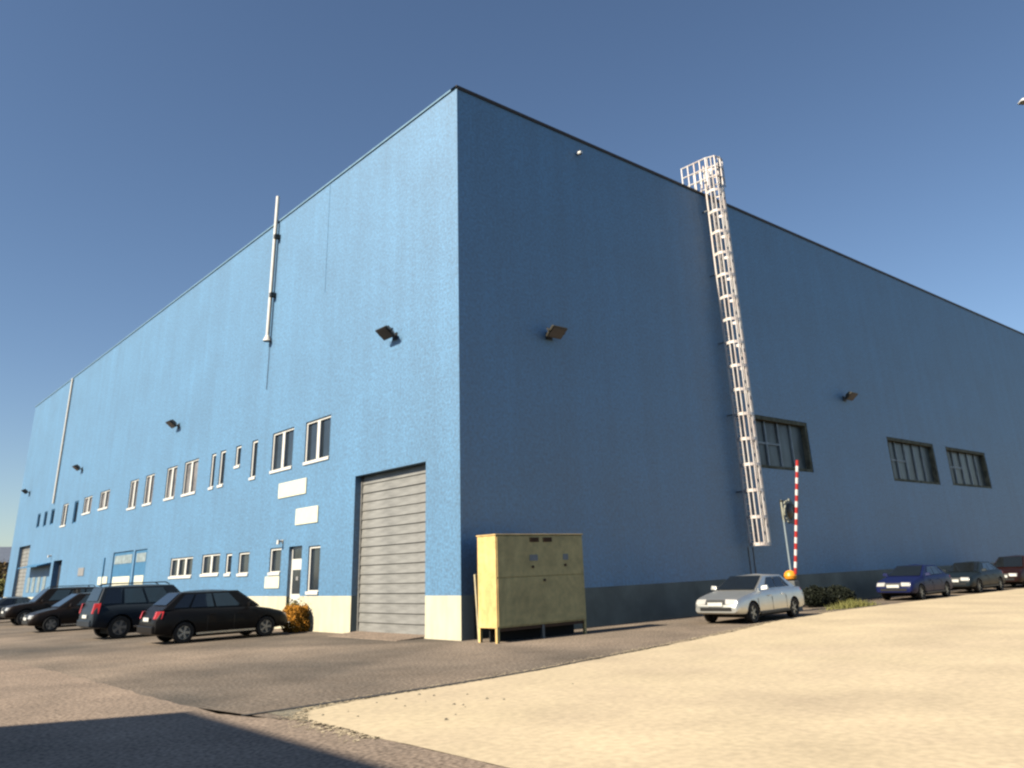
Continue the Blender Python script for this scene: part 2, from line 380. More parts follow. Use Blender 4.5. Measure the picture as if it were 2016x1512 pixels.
# entrance door
g = MB(); g.box(0.14,0.18,DOOR[0],DOOR[1],0.0,DOOR[3]); dr = g.build('door', M['white'], bd)
g = MB(); g.box(0.125,0.139,DOOR[0]+.1,DOOR[1]-.1,2.5,2.85); g.build('transom_pane', M['glass'], dr)
g = MB(); g.box(0.125,0.139,DOOR[0]+.16,DOOR[1]-.16,1.25,2.1); g.build('door_pane', M['glass'], dr)
g = MB(); g.box(0.105,0.123,DOOR[0]+.42,DOOR[1]-.5,1.72,1.86); g.build('notice', M['sticker'], dr)
g = MB(); g.tube((0.07,DOOR[0]+.1,1.05),(0.07,DOOR[0]+.26,1.05),0.014); g.tube((0.07,DOOR[0]+.1,1.05),(0.14,DOOR[0]+.1,1.05),0.014); g.build('door_handle', M['dark'], dr)
g = MB(); g.box(-0.5,0.13,9.8,11.2,0.0,0.05); g.build('doorstep', M['road'], bd)

# blue service doors with pale panes
def blue_door(y0, y1, leaves):
    g = MB(); g.box(0.07,0.1,y0,y1,0,3.61); d0 = g.build('service_door', M['bluedoor'], bd)
    for i in range(leaves):
        a = y0+(y1-y0)*i/leaves; c = y0+(y1-y0)*(i+1)/leaves
        l = MB(); l.box(0.045,0.069,a+.05,c-.05,0.05,3.55); l.build('door_leaf', M['bluedoor'], d0)
        g = MB(); g.box(0.03,0.044,a+.25,c-.25,2.95,3.42); g.build('pale_pane', M['palepane'], d0)
        g = MB(); g.box(0.03,0.044,a+.3,c-.3,1.75,2.25); g.build('cream_notice', M['signw'], d0)
blue_door(BD1[0], BD1[1], 1); blue_door(BD2[0], BD2[1], 1)
g = MB(); g.box(0.4,0.45,DARKD[0],DARKD[1],0,3.62); dk = g.build('dark_doorway', M['dkopen'], bd)
g = MB(); g.box(0.34,0.399,DARKD[0],DARKD[1],0,0.12); g.box(0.34,0.399,(DARKD[0]+DARKD[1])/2-.04,(DARKD[0]+DARKD[1])/2+.04,0.12,3.6); g.build('door_frame', M['dark'], dk)
g = MB(); g.hexa([(-0.9,50.4,3.28),(0,50.4,3.42),(0,57.2,3.42),(-0.9,57.2,3.28),(-0.9,50.4,3.34),(0,50.4,3.56),(0,57.2,3.56),(-0.9,57.2,3.34)])
g.build('canopy', M['bluedoor'], bd)
for yy in (51.2,53.0,54.8,56.5):
    g = MB(); g.box(0-.03,-0.003,yy,yy+.95,1.5,2.6); w = g.build('service_window', M['palepane'], bd)
g = MB(); g.box(-0.06,-0.003,36.2,36.35,1.17,3.4); g.build('rain_strip', M['bluedoor'], bd)

# faint panel seams (proud cover strips)
for y in (9.15,):
    g = MB(); g.box(-0.012,-0.002,y,y+.05,12.8,H-.02); g.build('seam_strip', M['blue'], bd)

# ------------------------------------------------------------------ signs and small fittings on the sunlit wall
def sign(y0, y1, z0, z1, label, m='signw', t=.03):
    b = MB(); b.box(-t-.004,-0.004,y0,y1,z0,z1); o = b.build('sign_board', M[m], bevel=.004)
    return tag(o, label, 'sign')
sign(9.85,12.28,4.85,5.44,'long cream blank sign board between the upper windows and the lower sign')
sign(8.78,10.6,3.72,4.32,'shorter cream blank sign board above the entrance door')
sign(11.7,13.0,1.46,1.9,'small cream notice board under the window left of the entrance door')
sign(35.2,37.2,1.85,2.3,'small cream notice board behind the dark slate off-road car')
sign(40.8,42.2,2.45,2.95,'small brownish notice on blue wall above the parked cars', 'sticker')
def small_lamp(y, z, label):
    t = thing('wall_lamp', label, 'lamp', (0, y, z))
    g = MB(); g.box(-0.03,-0.004,-.05,.05,-.07,.07); g.build('back_plate', M['white'], t)
    g = MB(); g.tube((-.03,0,.02),(-.2,0,.02),.04); g.build('arm', M['white'], t)
    g = MB(); g.tube((-.2,0,.06),(-.2,0,-.10),.05,.07,n=12); g.build('lamp_shade', M['white'], t, smooth=True)
small_lamp(11.62,3.17,'small white wall lamp beside the top of the entrance door')
small_lamp(50.6,4.0,'small white wall lamp above the far dark doorway')

# white mast
t = thing('flue_pipe', 'slender white pipe standing above the roof edge on the sunlit blue wall', 'pipe', (0,14.2,0))
g = MB(); g.tube((-.16,0,12.0),(-.16,0,19.1),.085,n=12); g.build('pipe', M['white'], t, smooth=True)
g = MB(); g.tube((-.16,0,11.9),(-.16,0,12.16),.2,.09,n=12); g.build('flared_foot', M['white'], t, smooth=True)
for z in (14.05, 16.95):
    g = MB(); g.box(-.27,-.004,-.28,-.09,z-.1,z+.1); g.build('bracket', M['dark'], t)
g = MB(); g.tube((-.03,0,9.7),(-.03,0,11.9),.012,n=6); g.build('cable', M['dark'], t)

# floodlights
def make_flood(m):
    t = thing('floodlight', 'x', 'floodlight')
    # local: wall plane at x=0, outside -x
    g = MB(); g.box(-.04,-.004,-.14,.14,-.12,.12); g.build('wall_plate', m, t)
    g = MB(); g.tube((-.04,0,0),(-.28,0,.06),.035); g.build('arm', m, t)
    a = R(38); c, s = math.cos(a), math.sin(a)
    def rot(p): x, y, z = p; return (-.55 + x*c + z*s, y, .12 - x*s*-1*-1 + z*c) if False else (-.40 + x*c - z*s*-1, y, .08 + z*c - x*-s*-1)
    def hb(x0,x1,y0,y1,z0,z1,taper=1.0):
        P = [(x0,y0,z0),(x1,y0,z0),(x1,y1,z0),(x0,y1,z0),(x0*taper,y0*taper,z1),(x1*taper,y0*taper,z1),(x1*taper,y1*taper,z1),(x0*taper,y1*taper,z1)]
        return [rot(p) for p in P]
    g = MB(); g.hexa(hb(-.24,.24,-.34,.34,-.06,.0)); g.hexa(hb(-.23,.23,-.33,.33,0,.17,.6)); g.build('housing', m, t, bevel=.01)
    g = MB(); g.hexa(hb(-.20,.20,-.30,.30,-.075,-.062)); g.build('lens', M['lens'], t)
    g = MB(); g.hexa(hb(-.03,.03,-.38,-.345,-.04,.1)); g.build('bracket', m, t); g = MB(); g.hexa(hb(-.03,.03,.345,.38,-.04,.1)); g.build('bracket', m, t)
    return t
fl = make_flood(M['dark'])
spots = [((0,3.7,9.62),0,'large dark floodlight on sunlit wall above the roller gate'),
         ((0,25.4,9.8),0,'dark floodlight high above the middle row of windows on sunlit wall'),
         ((0,45.2,9.72),0,'small-looking dark floodlight between second floodlight and pale downpipe'),
         ((0,62.5,9.65),0,'farthest dark floodlight near the far end of sunlit wall')]
for i, (l, rz, lab) in enumerate(spots):
    o = fl if i == 0 else copy_tree(fl); o.location = l; o.rotation_euler = (0,0,rz); tag(o, lab, 'floodlight', 'floodlights on the warehouse walls')
fr = make_flood(M['olive_lamp'])
for i, (l, lab) in enumerate([((3.85,0,9.35),'olive-brown floodlight on shaded wall above the yellow cabinet'),((24.2,0,9.35),'olive-brown floodlight on shaded wall between the first two big windows')]):
    o = fr if i == 0 else copy_tree(fr); o.location = l; o.rotation_euler = (0,0,R(90)); tag(o, lab, 'floodlight', 'floodlights on the warehouse walls')
t = thing('vent_cap', 'tiny white cap near the roof edge of the shaded wall', 'vent cap', (5.85,0,17.12))
g = MB(); g.tube((0,-.004,0),(0,-.12,0),.04,n=10); g.build('stub', M['white'], t, smooth=True)
g = MB(); g.tube((0,-.12,0),(0,-.26,0),.09,.07,n=12); g.build('cap', M['white'], t, smooth=True)

# ------------------------------------------------------------------ caged ladder
lad = thing('caged_ladder', 'tall pale steel ladder with safety cage rising over the roof edge', 'ladder', (14.2,0,0))
hw, yo = 0.27, -0.28
for sx in (-1, 1):
    g = MB(); g.box(sx*hw-.035,sx*hw+.035,yo-.05,yo+.02,2.35,19.1); g.build('stile', M['galv'], lad)
g = MB(); z = 2.55
while z < 18.0: g.tube((-hw,yo-.015,z),(hw,yo-.015,z),.018,n=6,caps=False); z += .28
tag(g.build('rungs', M['galv'], lad), kind='stuff')
cr = .41
def hoop(z, r=cr, t=.06, cy=-.62):
    g = MB(); n = 12; pts = []
    pts.append((-hw-.02, yo)); 
    for i in range(n+1):
        a = math.pi + math.pi*i/n; pts.append((math.cos(a)*r, cy+math.sin(a)*r*.85))
    pts.append((hw+.02, yo))
    for (a, b_) in zip(pts, pts[1:]):
        a = Vector((*a,0)); b2 = Vector((*b_,0)); dn = (b2-a).normalized(); nn = Vector((dn.y,-dn.x,0))*.008
        g.hexa([(a-nn)+Vector((0,0,z-t)),(b2-nn)+Vector((0,0,z-t)),(b2+nn)+Vector((0,0,z-t)),(a+nn)+Vector((0,0,z-t)),
                (a-nn)+Vector((0,0,z+t)),(b2-nn)+Vector((0,0,z+t)),(b2+nn)+Vector((0,0,z+t)),(a+nn)+Vector((0,0,z+t))])
    return g
zs = [2.4+i*1.02 for i in range(17)]
me = None
for z in zs:
    if me is None: o = hoop(0).build('hoop', M['galv'], lad, loc=(0,0,z)); me = o.data
    else: o = bpy.data.objects.new('hoop', me); col.objects.link(o); o.parent = lad; o.location = (0,0,z)
for i in range(7):
    a = math.pi*(1+i/6); x, y = math.cos(a)*(cr-.01), -.62+math.sin(a)*(cr-.01)*.85
    g = MB(); g.box(x-.032,x+.032,y-.02,y+.02,2.4,19.35); g.build('cage_bar', M['galv'], lad)
for z in (4.4,7.5,10.6,13.7,16.8):
    for sx in (-1,1):
        g = MB(); g.box(sx*hw-.02-.08,sx*hw+.02-.08,yo,-.003,z,z+.05); g.build('wall_bracket', M['galv_d'], lad)
for sx in (-.27,.05):
    g = MB(); g.box(sx-.02,sx+.02,-.2,-.16,1.25,2.3); g.build('lower_stile', M['galv_d'], lad)  # darker steel puts the lower section's shade into the colour
# walk-through landing at the top, carried back over the roof
def rail(pts, r=.03): 
    return MB().path(pts, r)
for z in (18.35, 18.85, 19.35):
    g = rail([(-.47,.8,z),(-.45,-.55,z),(-.3,-.95,z),(0,-1.03,z),(.3,-.95,z),(.45,-.55,z),(.47,.8,z)], .034); g.build('guard_rail', M['galv'], lad)
for (x, y) in ((-.47,.8),(-.46,.45),(-.45,.1),(-.45,-.22),(-.45,-.55),(-.3,-.95),(0,-1.03),(.3,-.95),(.45,-.55),(.45,-.22),(.45,.1),(.46,.45),(.47,.8)):
    g = MB(); g.tube((x,y,17.95),(x,y,19.38),.03,n=6); g.build('guard_post', M['galv'], lad)

# ------------------------------------------------------------------ yellow cabinet
cb = thing('steel_cabinet', 'yellow beige steel cabinet on short legs at the warehouse corner', 'cabinet', (-.1,-1.7,0))
b = MB(); b.box(0,3.32,0,.8,.36,2.70); b.build('body', M['cab'], cb, bevel=.012)
b = MB(); b.box(.04,3.28,-.02,-.002,1.62,2.66); b.build('upper_panel', M['cab'], cb, bevel=.005)
b = MB(); b.box(.04,3.28,-.02,-.002,.40,1.585); b.build('lower_panel', M['cab'], cb, bevel=.005)
b = MB(); b.box(-.02,3.34,-.03,.83,2.702,2.735); b.build('lid', M['cab'], cb, bevel=.008)
for x in (1.22,1.72):
    b = MB(); b.box(x,x+.34,-.035,-.022,2.52,2.64)
    for i in range(3): b.box(x+.02,x+.32,-.05,-.036,2.535+i*.035,2.55+i*.035)
    b.build('vent', M['rust'], cb)
for x,z,w,h in ((1.2,2.02,.3,.16),(2.48,2.02,.2,.16)):
    b = MB(); b.box(x,x+w,-.028,-.021,z,z+h); b.build('sticker', M['sticker'], cb)
for x,z in ((1.3,1.86),(2.55,1.88),(1.72,1.50)):
    b = MB(); b.tube((x,-.02,z),(x,-.06,z),.035,n=8); b.build('handle', M['rust'], cb)
for x in (.0,1.6,3.22):
    for y in (0,.72):
        b = MB(); b.box(x,x+.08,y,y+.08,0,.358); b.build('leg', M['cab'] if x != 1.6 else M['galv_d'], cb)
b = MB(); b.box(.1,3.2,.42,.46,0.01,.352); b.build('gap_shade_panel', M['under'], cb)  # added near-black panel, stands in for the shade under the cabinet
b = MB(); b.box(.08,3.22,.02,.06,.28,.357); b.build('rail', M['rust'], cb)
b = MB(); b.hexa([(.0,-.80,0),(.12,-.80,0),(.12,-.75,0),(.0,-.75,0),(.02,-.62,1.72),(.14,-.62,1.72),(.14,-.57,1.72),(.02,-.57,1.72)])
tag(b.build('wooden_plank', M['wood'], bevel=.004), 'narrow pale plank leaning up behind the left end of the cabinet', 'plank')

# ------------------------------------------------------------------ cars
def lerp_tab(tab, x):
    if x <= tab[0][0]: return tab[0][1:]
    for a, b2 in zip(tab, tab[1:]):
        if x <= b2[0]:
            t = (x-a[0])/(b2[0]-a[0]); return tuple(p+(q-p)*t for p, q in zip(a[1:], b2[1:]))
    return tab[-1][1:]
def make_car(name, spec, pm):
    """car along +x (front), wheels on z=0"""
    t = thing(name, 'x', 'car')
    HW = spec['hw']; prof = spec['prof']      # (x, ztop, zbot, widthfactor)
    xs = sorted({p[0] for p in prof} | {prof[0][0]+(prof[-1][0]-prof[0][0])*i/26 for i in range(27)})
    v = []; f = []
    sec = [(0,0),(.80,0),(.94,.04),(1.0,.22),(1.0,.48),(.985,.72),(.955,.90),(.90,.985),(.6,1.0),(0,1.015)]
    n = len(sec)
    full = sec + [(-a,b) for a, b in reversed(sec[1:-1])]
    N = len(full)
    for x in xs:
        zt, zb, wf = lerp_tab(prof, x)
        for a, b2 in full: v.append((x, a*HW*wf, zb+(zt-zb)*b2))
    for i in range(len(xs)-1):
        for j in range(N):
            k = (j+1) % N; f.append((i*N+j, i*N+k, (i+1)*N+k, (i+1)*N+j))
    f.append(tuple(reversed(range(N)))); f.append(tuple((len(xs)-1)*N+j for j in range(N)))
    me = bpy.data.meshes.new('body'); me.from_pydata(v, [], f); me.update(); me.materials.append(pm); me.materials.append(M['under'])
    bm = bmesh.new(); bm.from_mesh(me); bmesh.ops.recalc_face_normals(bm, faces=bm.faces[:]); bm.to_mesh(me); bm.free()
    body = bpy.data.objects.new('body', me); col.objects.link(body)
    cuts = []
    wr = spec['wr']
    for wx in spec['wheels']:
        for s in (-1, 1):
            c = MB(); c.tube((wx, s*(HW-.27), wr), (wx, s*(HW+.3), wr), wr*1.16, n=28)
            co = c.build('cut', M['under']); cuts.append(co)
            md = body.modifiers.new('c', 'BOOLEAN'); md.object = co; md.operation = 'DIFFERENCE'; md.solver = 'EXACT'
    bpy.context.view_layer.update()
    dg = bpy.context.evaluated_depsgraph_get()
    me2 = bpy.data.meshes.new_from_object(body.evaluated_get(dg))
    body.modifiers.clear(); body.data = me2
    me2.shade_smooth(); me2.set_sharp_from_angle(angle=R(32))
    for c in cuts: bpy.data.objects.remove(c)
    body.parent = t
    # greenhouse
    gx0, gx1, rx0, rx1, zb0, zb1, zr = spec['green']   # base rear, base front, roof rear, roof front, belt z rear, belt z front, roof z
    bw, rw = HW*.90, HW*.70
    base = lambda x, s: Vector((x, s*bw, zb0+(zb1-zb0)*(x-gx0)/(gx1-gx0)))
    e_ = .05
    def roofp(x, s):
        tt = (x-rx0)/(rx1-rx0); return Vector((x, s*rw, zr - .05*(2*tt-1)**2 - (.06*(1-(2*tt-1)**2) if s else 0)))
    g = MB()
    NR = 6
    rx = [rx0+(rx1-rx0)*i/NR for i in range(NR+1)]
    bx = [gx0+(gx1-gx0)*i/NR for i in range(NR+1)]
    for i in range(NR):
        for s in (-1, 1):
            q = [base(bx[i],s), base(bx[i+1],s), roofp(rx[i+1],s), roofp(rx[i],s)]
            if s == 1: q.reverse()
            g.quad(*q)
            q = [roofp(rx[i],0), roofp(rx[i+1],0), roofp(rx[i+1],s), roofp(rx[i],s)]
            if s == -1: q.reverse()
            g.quad(*[Vector(p) for p in q])
    for (b0, r0, flip) in ((gx1, rx1, 0), (gx0, rx0, 1)):
        for s in (-1, 1):
            q = [base(b0,0), base(b0,s), roofp(r0,s), roofp(r0,0)]
            g.quad(*q)
    bmg = g.build('roof', pm, t)
    bm = bmesh.new(); bm.from_mesh(bmg.data); bmesh.ops.remove_doubles(bm, verts=bm.verts[:], dist=.001); bmesh.ops.recalc_face_normals(bm, faces=bm.faces[:])
    bm.to_mesh(bmg.data); bm.free(); bmg.data.shade_smooth(); bmg.data.set_sharp_from_angle(angle=R(35))
    bmg.modifiers.new('b', 'BEVEL').width = .03; bmg.modifiers['b'].segments = 3; bmg.modifiers['b'].limit_method = 'ANGLE'
    # glass
    def bil(q, u, w):
        return (q[0]*(1-u)+q[1]*u)*(1-w)+(q[3]*(1-u)+q[2]*u)*w
    def pane(nm, q, off, u0=.06, u1=.94, w0=.08, w1=.9, m='cglass'):
        p = [bil(q,u0,w0), bil(q,u1,w0), bil(q,u1,w1), bil(q,u0,w1)]
        nrm = (p[1]-p[0]).cross(p[3]-p[0]).normalized()
        ctr = sum(p, Vector())/4
        if nrm.dot(ctr-Vector(((gx0+gx1)/2,0,1.0))) < 0: nrm = -nrm
        a = [x+nrm*off for x in p]; b3 = [x+nrm*(off+.006) for x in p]
        g = MB(); g.hexa(a+b3); return g.build(nm, M[m], t)
    q = [base(gx1,1), base(gx1,-1), roofp(rx1,-1), roofp(rx1,1)]; 
    pane('windscreen', q, .022, .05, .95, .05, .95)
    q = [base(gx0,-1), base(gx0,1), roofp(rx0,1), roofp(rx0,-1)]; pane('rear_window', q, .022, .08, .92, .25 if spec['type']!='sedan' else .08, .93)
    for s in (-1, 1):
        q = [base(gx0,s), base(gx1,s), roofp(rx1,s), roofp(rx0,s)]
        for (a, c) in spec['side']: pane('side_window', q, .008, a, c, .10, .87)
        # door seams, handles, mirror, sill
        for dx in spec['seams']:
            zt, zb, wf = lerp_tab(prof, dx)
            g = MB(); g.box(dx-.006,dx+.006,s*HW*wf*1.0-.004,s*HW*wf+.004,zb+.12,zb+(zt-zb)*.7); g.build('door_seam', M['ctrim'], t)
        for dx in spec['handles']:
            zt, zb, wf = lerp_tab(prof, dx)
            g = MB(); yy = s*HW*wf*.995; g.box(dx-.1,dx+.1,min(yy,yy+s*.035),max(yy,yy+s*.035),zb+(zt-zb)*.74,zb+(zt-zb)*.74+.03); g.build('door_handle', pm, t, bevel=.01)
        g = MB(); my = s*(HW*.95); mx = spec['mirror']; mz = lerp_tab(prof, mx)[0]
        g.hexa([(mx-.05,my,mz),(mx+.07,my,mz),(mx+.05,my+s*.22,mz+.02),(mx-.07,my+s*.22,mz+.02),(mx-.05,my,mz+.13),(mx+.03,my,mz+.13),(mx+.02,my+s*.2,mz+.15),(mx-.07,my+s*.2,mz+.15)])
        g.build('wing_mirror', pm, t, bevel=.02)
        g = MB(); x0, x1 = spec['wheels'][0]+wr*1.2, spec['wheels'][1]-wr*1.2; zb = lerp_tab(prof,0)[1]
        g.box(x0,x1,min(s*(HW-.02),s*(HW+.012)),max(s*(HW-.02),s*(HW+.012)),zb+.02,zb+.075); g.build('sill_strip', M['chrome'] if spec.get('strip') else M['ctrim'], t)
        # lights
        zn = spec['lamp_z']; 
        fx = prof[-1][0]; g = MB()
        w_ = lerp_tab(prof, fx-.12)[2]*HW; w2_ = lerp_tab(prof, fx)[2]*HW
        g.hexa([(fx-.30,s*(w_+.01),zn-.06),(fx-.02,s*(w2_-.0),zn-.08),(fx+.012,s*(w2_-.38),zn-.08),(fx-.3,s*(w_-.4),zn-.06),
                (fx-.34,s*(w_-.005),zn+.07),(fx-.08,s*(w2_-.03),zn+.06),(fx-.05,s*(w2_-.38),zn+.07),(fx-.34,s*(w_-.4),zn+.07)])
        g.build('headlight', M['hlamp'], t, bevel=.015)
        bx0 = prof[0][0]; zt = spec['tail'][1]; g = MB(); w_ = lerp_tab(prof, bx0+.2)[2]*HW; w2_ = lerp_tab(prof, bx0)[2]*HW; th = spec['tail'][2]
        g.hexa([(bx0+.19,s*(w_+.006),zt-th),(bx0-.012,s*(w2_+.004),zt-th),(bx0-.012,s*(w2_-.12),zt-th),(bx0+.19,s*(w_-.12),zt-th),
                (bx0+.25,s*(w_-.02),zt+th),(bx0+.05,s*(w2_-.03),zt+th),(bx0+.05,s*(w2_-.10),zt+th),(bx0+.25,s*(w_-.10),zt+th)])
        g.build('tail_light', M['red'], t, bevel=.015)
        for wx in spec['wheels']:
            y0 = s*(HW-.235); y1 = s*(HW-.02)
            n = 24
            pr = [(.60,0),(.93,0),(1,.12),(1,.88),(.93,1),(.66,1),(.62,.9)]
            vv = []; ff = []
            for i in range(n):
                a = 2*math.pi*i/n
                for rr, ww in pr: vv.append((math.cos(a)*wr*rr, (y1-y0)*ww+y0-(y0+y1)/2, math.sin(a)*wr*rr))
            P_ = len(pr)
            for i in range(n):
                for j in range(P_-1):
                    k = (i+1) % n; ff.append((i*P_+j, k*P_+j, k*P_+j+1, i*P_+j+1))
            mb = MB(); mb.v = vv; mb.f = ff; wh = mb.build('wheel', M['tyre'], t, loc=(wx,(y0+y1)/2,wr), smooth=True)
            # rim disc with spokes
            rb = MB(); yo_ = s*.085
            rb.tube((0,yo_-s*.03,0),(0,yo_,0),wr*.16,n=12)
            for i in range(5):
                a = 2*math.pi*i/5; ca, sa = math.cos(a), math.sin(a); pz = Vector((-sa,0,ca))*wr*.085; c1 = Vector((ca,0,sa))*wr*.1; c2 = Vector((ca,0,sa))*wr*.62
                o1 = Vector((0,yo_-s*.03,0)); o2 = Vector((0,yo_-s*.005,0))
                rb.hexa([c1-pz+o1,c2-pz*1.5+o1,c2+pz*1.5+o1,c1+pz+o1,c1-pz+o2,c2-pz*1.5+o2,c2+pz*1.5+o2,c1+pz+o2])
            for i in range(n):
                a = 2*math.pi*i/n; b4 = 2*math.pi*(i+1)/n
                for r0, r1 in ((.58,.66),):
                    p = lambda rr, an: (math.cos(an)*wr*rr, yo_, math.sin(an)*wr*rr)
                    rb.quad(p(r0,a),p(r1,a),p(r1,b4),p(r0,b4))
            rb.build('rim', M['rim'], wh)
            db = MB(); db.tube((0,yo_-s*.09,0),(0,yo_-s*.05,0),wr*.62,n=20); db.build('brake_disc', M['galv_d'], wh)
    # grille, plates, bumpers
    fx = prof[-1][0]; bx0 = prof[0][0]; zn = spec['lamp_z']
    g = MB(); g.hexa([(fx-.1,-.36,zn-.07),(fx-.1,.36,zn-.07),(fx+.014,.36,zn-.07),(fx+.014,-.36,zn-.07),(fx-.1,-.33,zn+.05),(fx-.1,.33,zn+.05),(fx-.03,.33,zn+.05),(fx-.03,-.33,zn+.05)]); g.build('grille', M['ctrim'], t)
    zb = prof[-1][2]
    g = MB(); g.box(fx-.1,fx+.012,-.55,.55,zb+.05,zb+.15); g.build('air_intake', M['ctrim'], t)
    g = MB(); g.box(fx+.005,fx+.03,-.26,.26,zb+.18,zb+.29); g.build('number_plate', M['plate'], t, bevel=.004)
    g = MB(); py = 0; g.box(bx0-.035,bx0-.01,-.26,.26,spec['rplate'],spec['rplate']+.11); g.build('number_plate', M['plate'], t, bevel=.004)
    g = MB(); g.hexa([(bx0-.05,-HW*.84,zb+.0),(bx0+.2,-HW*.9,zb+.0),(bx0+.2,HW*.9,zb+.0),(bx0-.05,HW*.84,zb+.0),(bx0-.06,-HW*.84,zb+.22),(bx0+.2,-HW*.9,zb+.22),(bx0+.2,HW*.9,zb+.22),(bx0-.06,HW*.84,zb+.22)])
    g.build('rear_bumper', spec.get('bump', pm), t, bevel=.03)
    g = MB(); g.box(spec['wheels'][0]-.2,spec['wheels'][1]+.2,-HW*.8,HW*.8,.16,prof[3][2]+.02); g.build('floor_pan', M['under'], t)
    if spec.get('rails'):
        for s in (-1,1):
            g = MB(); g.path([(rx0+.15,s*rw*.92,zr-.03),(rx0+.25,s*rw*.92,zr+.05),(rx1-.25,s*rw*.92,zr+.05),(rx1-.1,s*rw*.92,zr-.03)],.02); g.build('roof_rail', M['ctrim'], t)
    return t

hatch = dict(type='hatch', hw=.88, wr=.315, wheels=(-1.32,1.36), green=(-2.02,1.15,-1.42,.36,1.00,.96,1.55),
    prof=[(-2.22,.66,.36,.82),(-2.18,.80,.30,.90),(-2.05,.99,.27,.95),(-1.5,1.02,.24,1.0),(0,.99,.22,1.0),(1.0,.97,.22,1.0),(1.45,.90,.24,.98),(1.9,.79,.27,.94),(2.1,.66,.29,.87),(2.2,.54,.33,.78)],
    side=((.09,.24),(.265,.51),(.535,.80)), seams=(-.62,.25,1.12), handles=(-.45,.45), mirror=.72, lamp_z=.64, tail=(0,.86,.11), rplate=.68, strip=True)
suv = dict(type='hatch', hw=.92, wr=.38, wheels=(-1.38,1.38), green=(-2.2,1.05,-1.98,.40,1.12,1.08,1.80),
    prof=[(-2.32,.75,.48,.88),(-2.28,1.02,.42,.94),(-2.2,1.13,.38,.97),(-1.5,1.14,.36,1.0),(0,1.11,.34,1.0),(.95,1.10,.34,1.0),(1.5,1.06,.36,.99),(2.0,.98,.38,.95),(2.2,.86,.40,.88),(2.28,.70,.44,.82)],
    side=((.05,.25),(.28,.52),(.55,.82)), seams=(-.6,.3,1.1), handles=(-.45,.5), mirror=.72, lamp_z=.83, tail=(0,1.04,.17), rplate=.72, rails=True, strip=True)
sedan = dict(type='sedan', hw=.85, wr=.30, wheels=(-1.28,1.32), green=(-1.62,.98,-.98,.15,.93,.90,1.38),
    prof=[(-2.15,.62,.36,.84),(-2.1,.86,.31,.90),(-1.95,.92,.28,.94),(-1.4,.94,.25,1.0),(0,.92,.22,1.0),(.9,.91,.22,1.0),(1.4,.84,.24,.98),(1.85,.76,.27,.95),(2.08,.68,.29,.90),(2.15,.52,.33,.84)],
    side=((.14,.22),(.245,.50),(.525,.80)), seams=(-.75,.15,1.02), handles=(-.55,.3), mirror=.68, lamp_z=.64, tail=(0,.76,.11), rplate=.58)
def place(o, x, y, deg, label, group):
    o.location = (x, y, .008 if x > 5 else 0); o.rotation_euler = (0,0,R(deg)); o['label'] = label; o['group'] = group
LG, RG = 'cars parked nose or tail to the sunlit wall', 'cars parked along the shaded wall'
place(make_car('parked_car', hatch, M['p_black']), -3.32, 9.15, 0, 'black five-door hatchback nearest the roller gate with red tail light', LG)
place(make_car('parked_car', suv, M['p_slate']), -3.75, 14.35, 1, 'tall dark slate off-road car with roof rails beside the black hatchback', LG)
h2 = dict(hatch); place(make_car('parked_car', h2, M['p_brown']), -4.1, 22.9, 180, 'low black-brown car parked nose outwards between two tall cars', LG)
place(make_car('parked_car', suv, M['p_brown']), -3.3, 32.4, 180, 'tall dark brown car behind the nose-out car at far left', LG)
place(make_car('parked_car', sedan, M['p_grey']), -4.6, 38.3, 180, 'blue-grey car cut off by the left edge of the picture', LG)
place(make_car('parked_car', sedan, M['p_silver']), 9.35, -3.15, 184, 'silver saloon with sunlit nose parked in front of the barrier', RG)
place(make_car('parked_car', sedan, M['p_blue']), 22.6, -2.55, 181, 'deep blue saloon with bright nose and paint darkened for shade', RG)
place(make_car('parked_car', sedan, M['p_cyan']), 28.6, -2.6, 180, 'teal saloon, paint darkened for shade, behind the deep blue one along the wall', RG)
place(make_car('parked_car', hatch, M['p_red']), 34.4, -2.7, 180, 'maroon hatchback, paint darkened for shade, last in the row at the right edge', RG)

# ------------------------------------------------------------------ barrier and mirror
bt = thing('parking_barrier', 'raised red and white striped barrier arm with orange head behind the silver car', 'barrier', (13.5,-2.2,0))
g = MB(); g.box(-.17,.17,-.17,.17,0,1.05); g.build('cabinet', M['galv_d'], bt, bevel=.02)
g = MB(); n = 10
ang = R(9.5)
v = []
for i in range(1, 7):
    a0 = math.pi*(i-1)/6; a1 = math.pi*i/6
    g.tube((0,.06,1.22-.2*math.cos(a0)),(0,.06,1.22-.2*math.cos(a1)),.235*max(math.sin(a0),.05),.235*max(math.sin(a1),.05),n=16,caps=False)
g.build('orange_head', M['orange'], bt, smooth=True)
L = 4.1; ns = 19; dx = Vector((0.03,-math.sin(ang),math.cos(ang)))
p0 = Vector((0,-.16,1.28)); me = {}
for i in range(ns):
    a = p0 + dx*(L*i/ns); b2 = p0 + dx*(L*(i+1)/ns)
    g = MB(); g.tube(a, b2, .058, n=10); g.build('stripe', M['bred'] if i % 2 == 0 else M['bwhite'], bt, smooth=True)
tm = thing('traffic_mirror', 'round dark convex mirror in a pale weathered surround on a thin grey post', 'mirror', (15.35,-1.05,0))
g = MB(); g.tube((0,0,0),(0,0,3.3),.04,n=10); g.build('post', M['post'], tm, smooth=True)
g = MB(); 
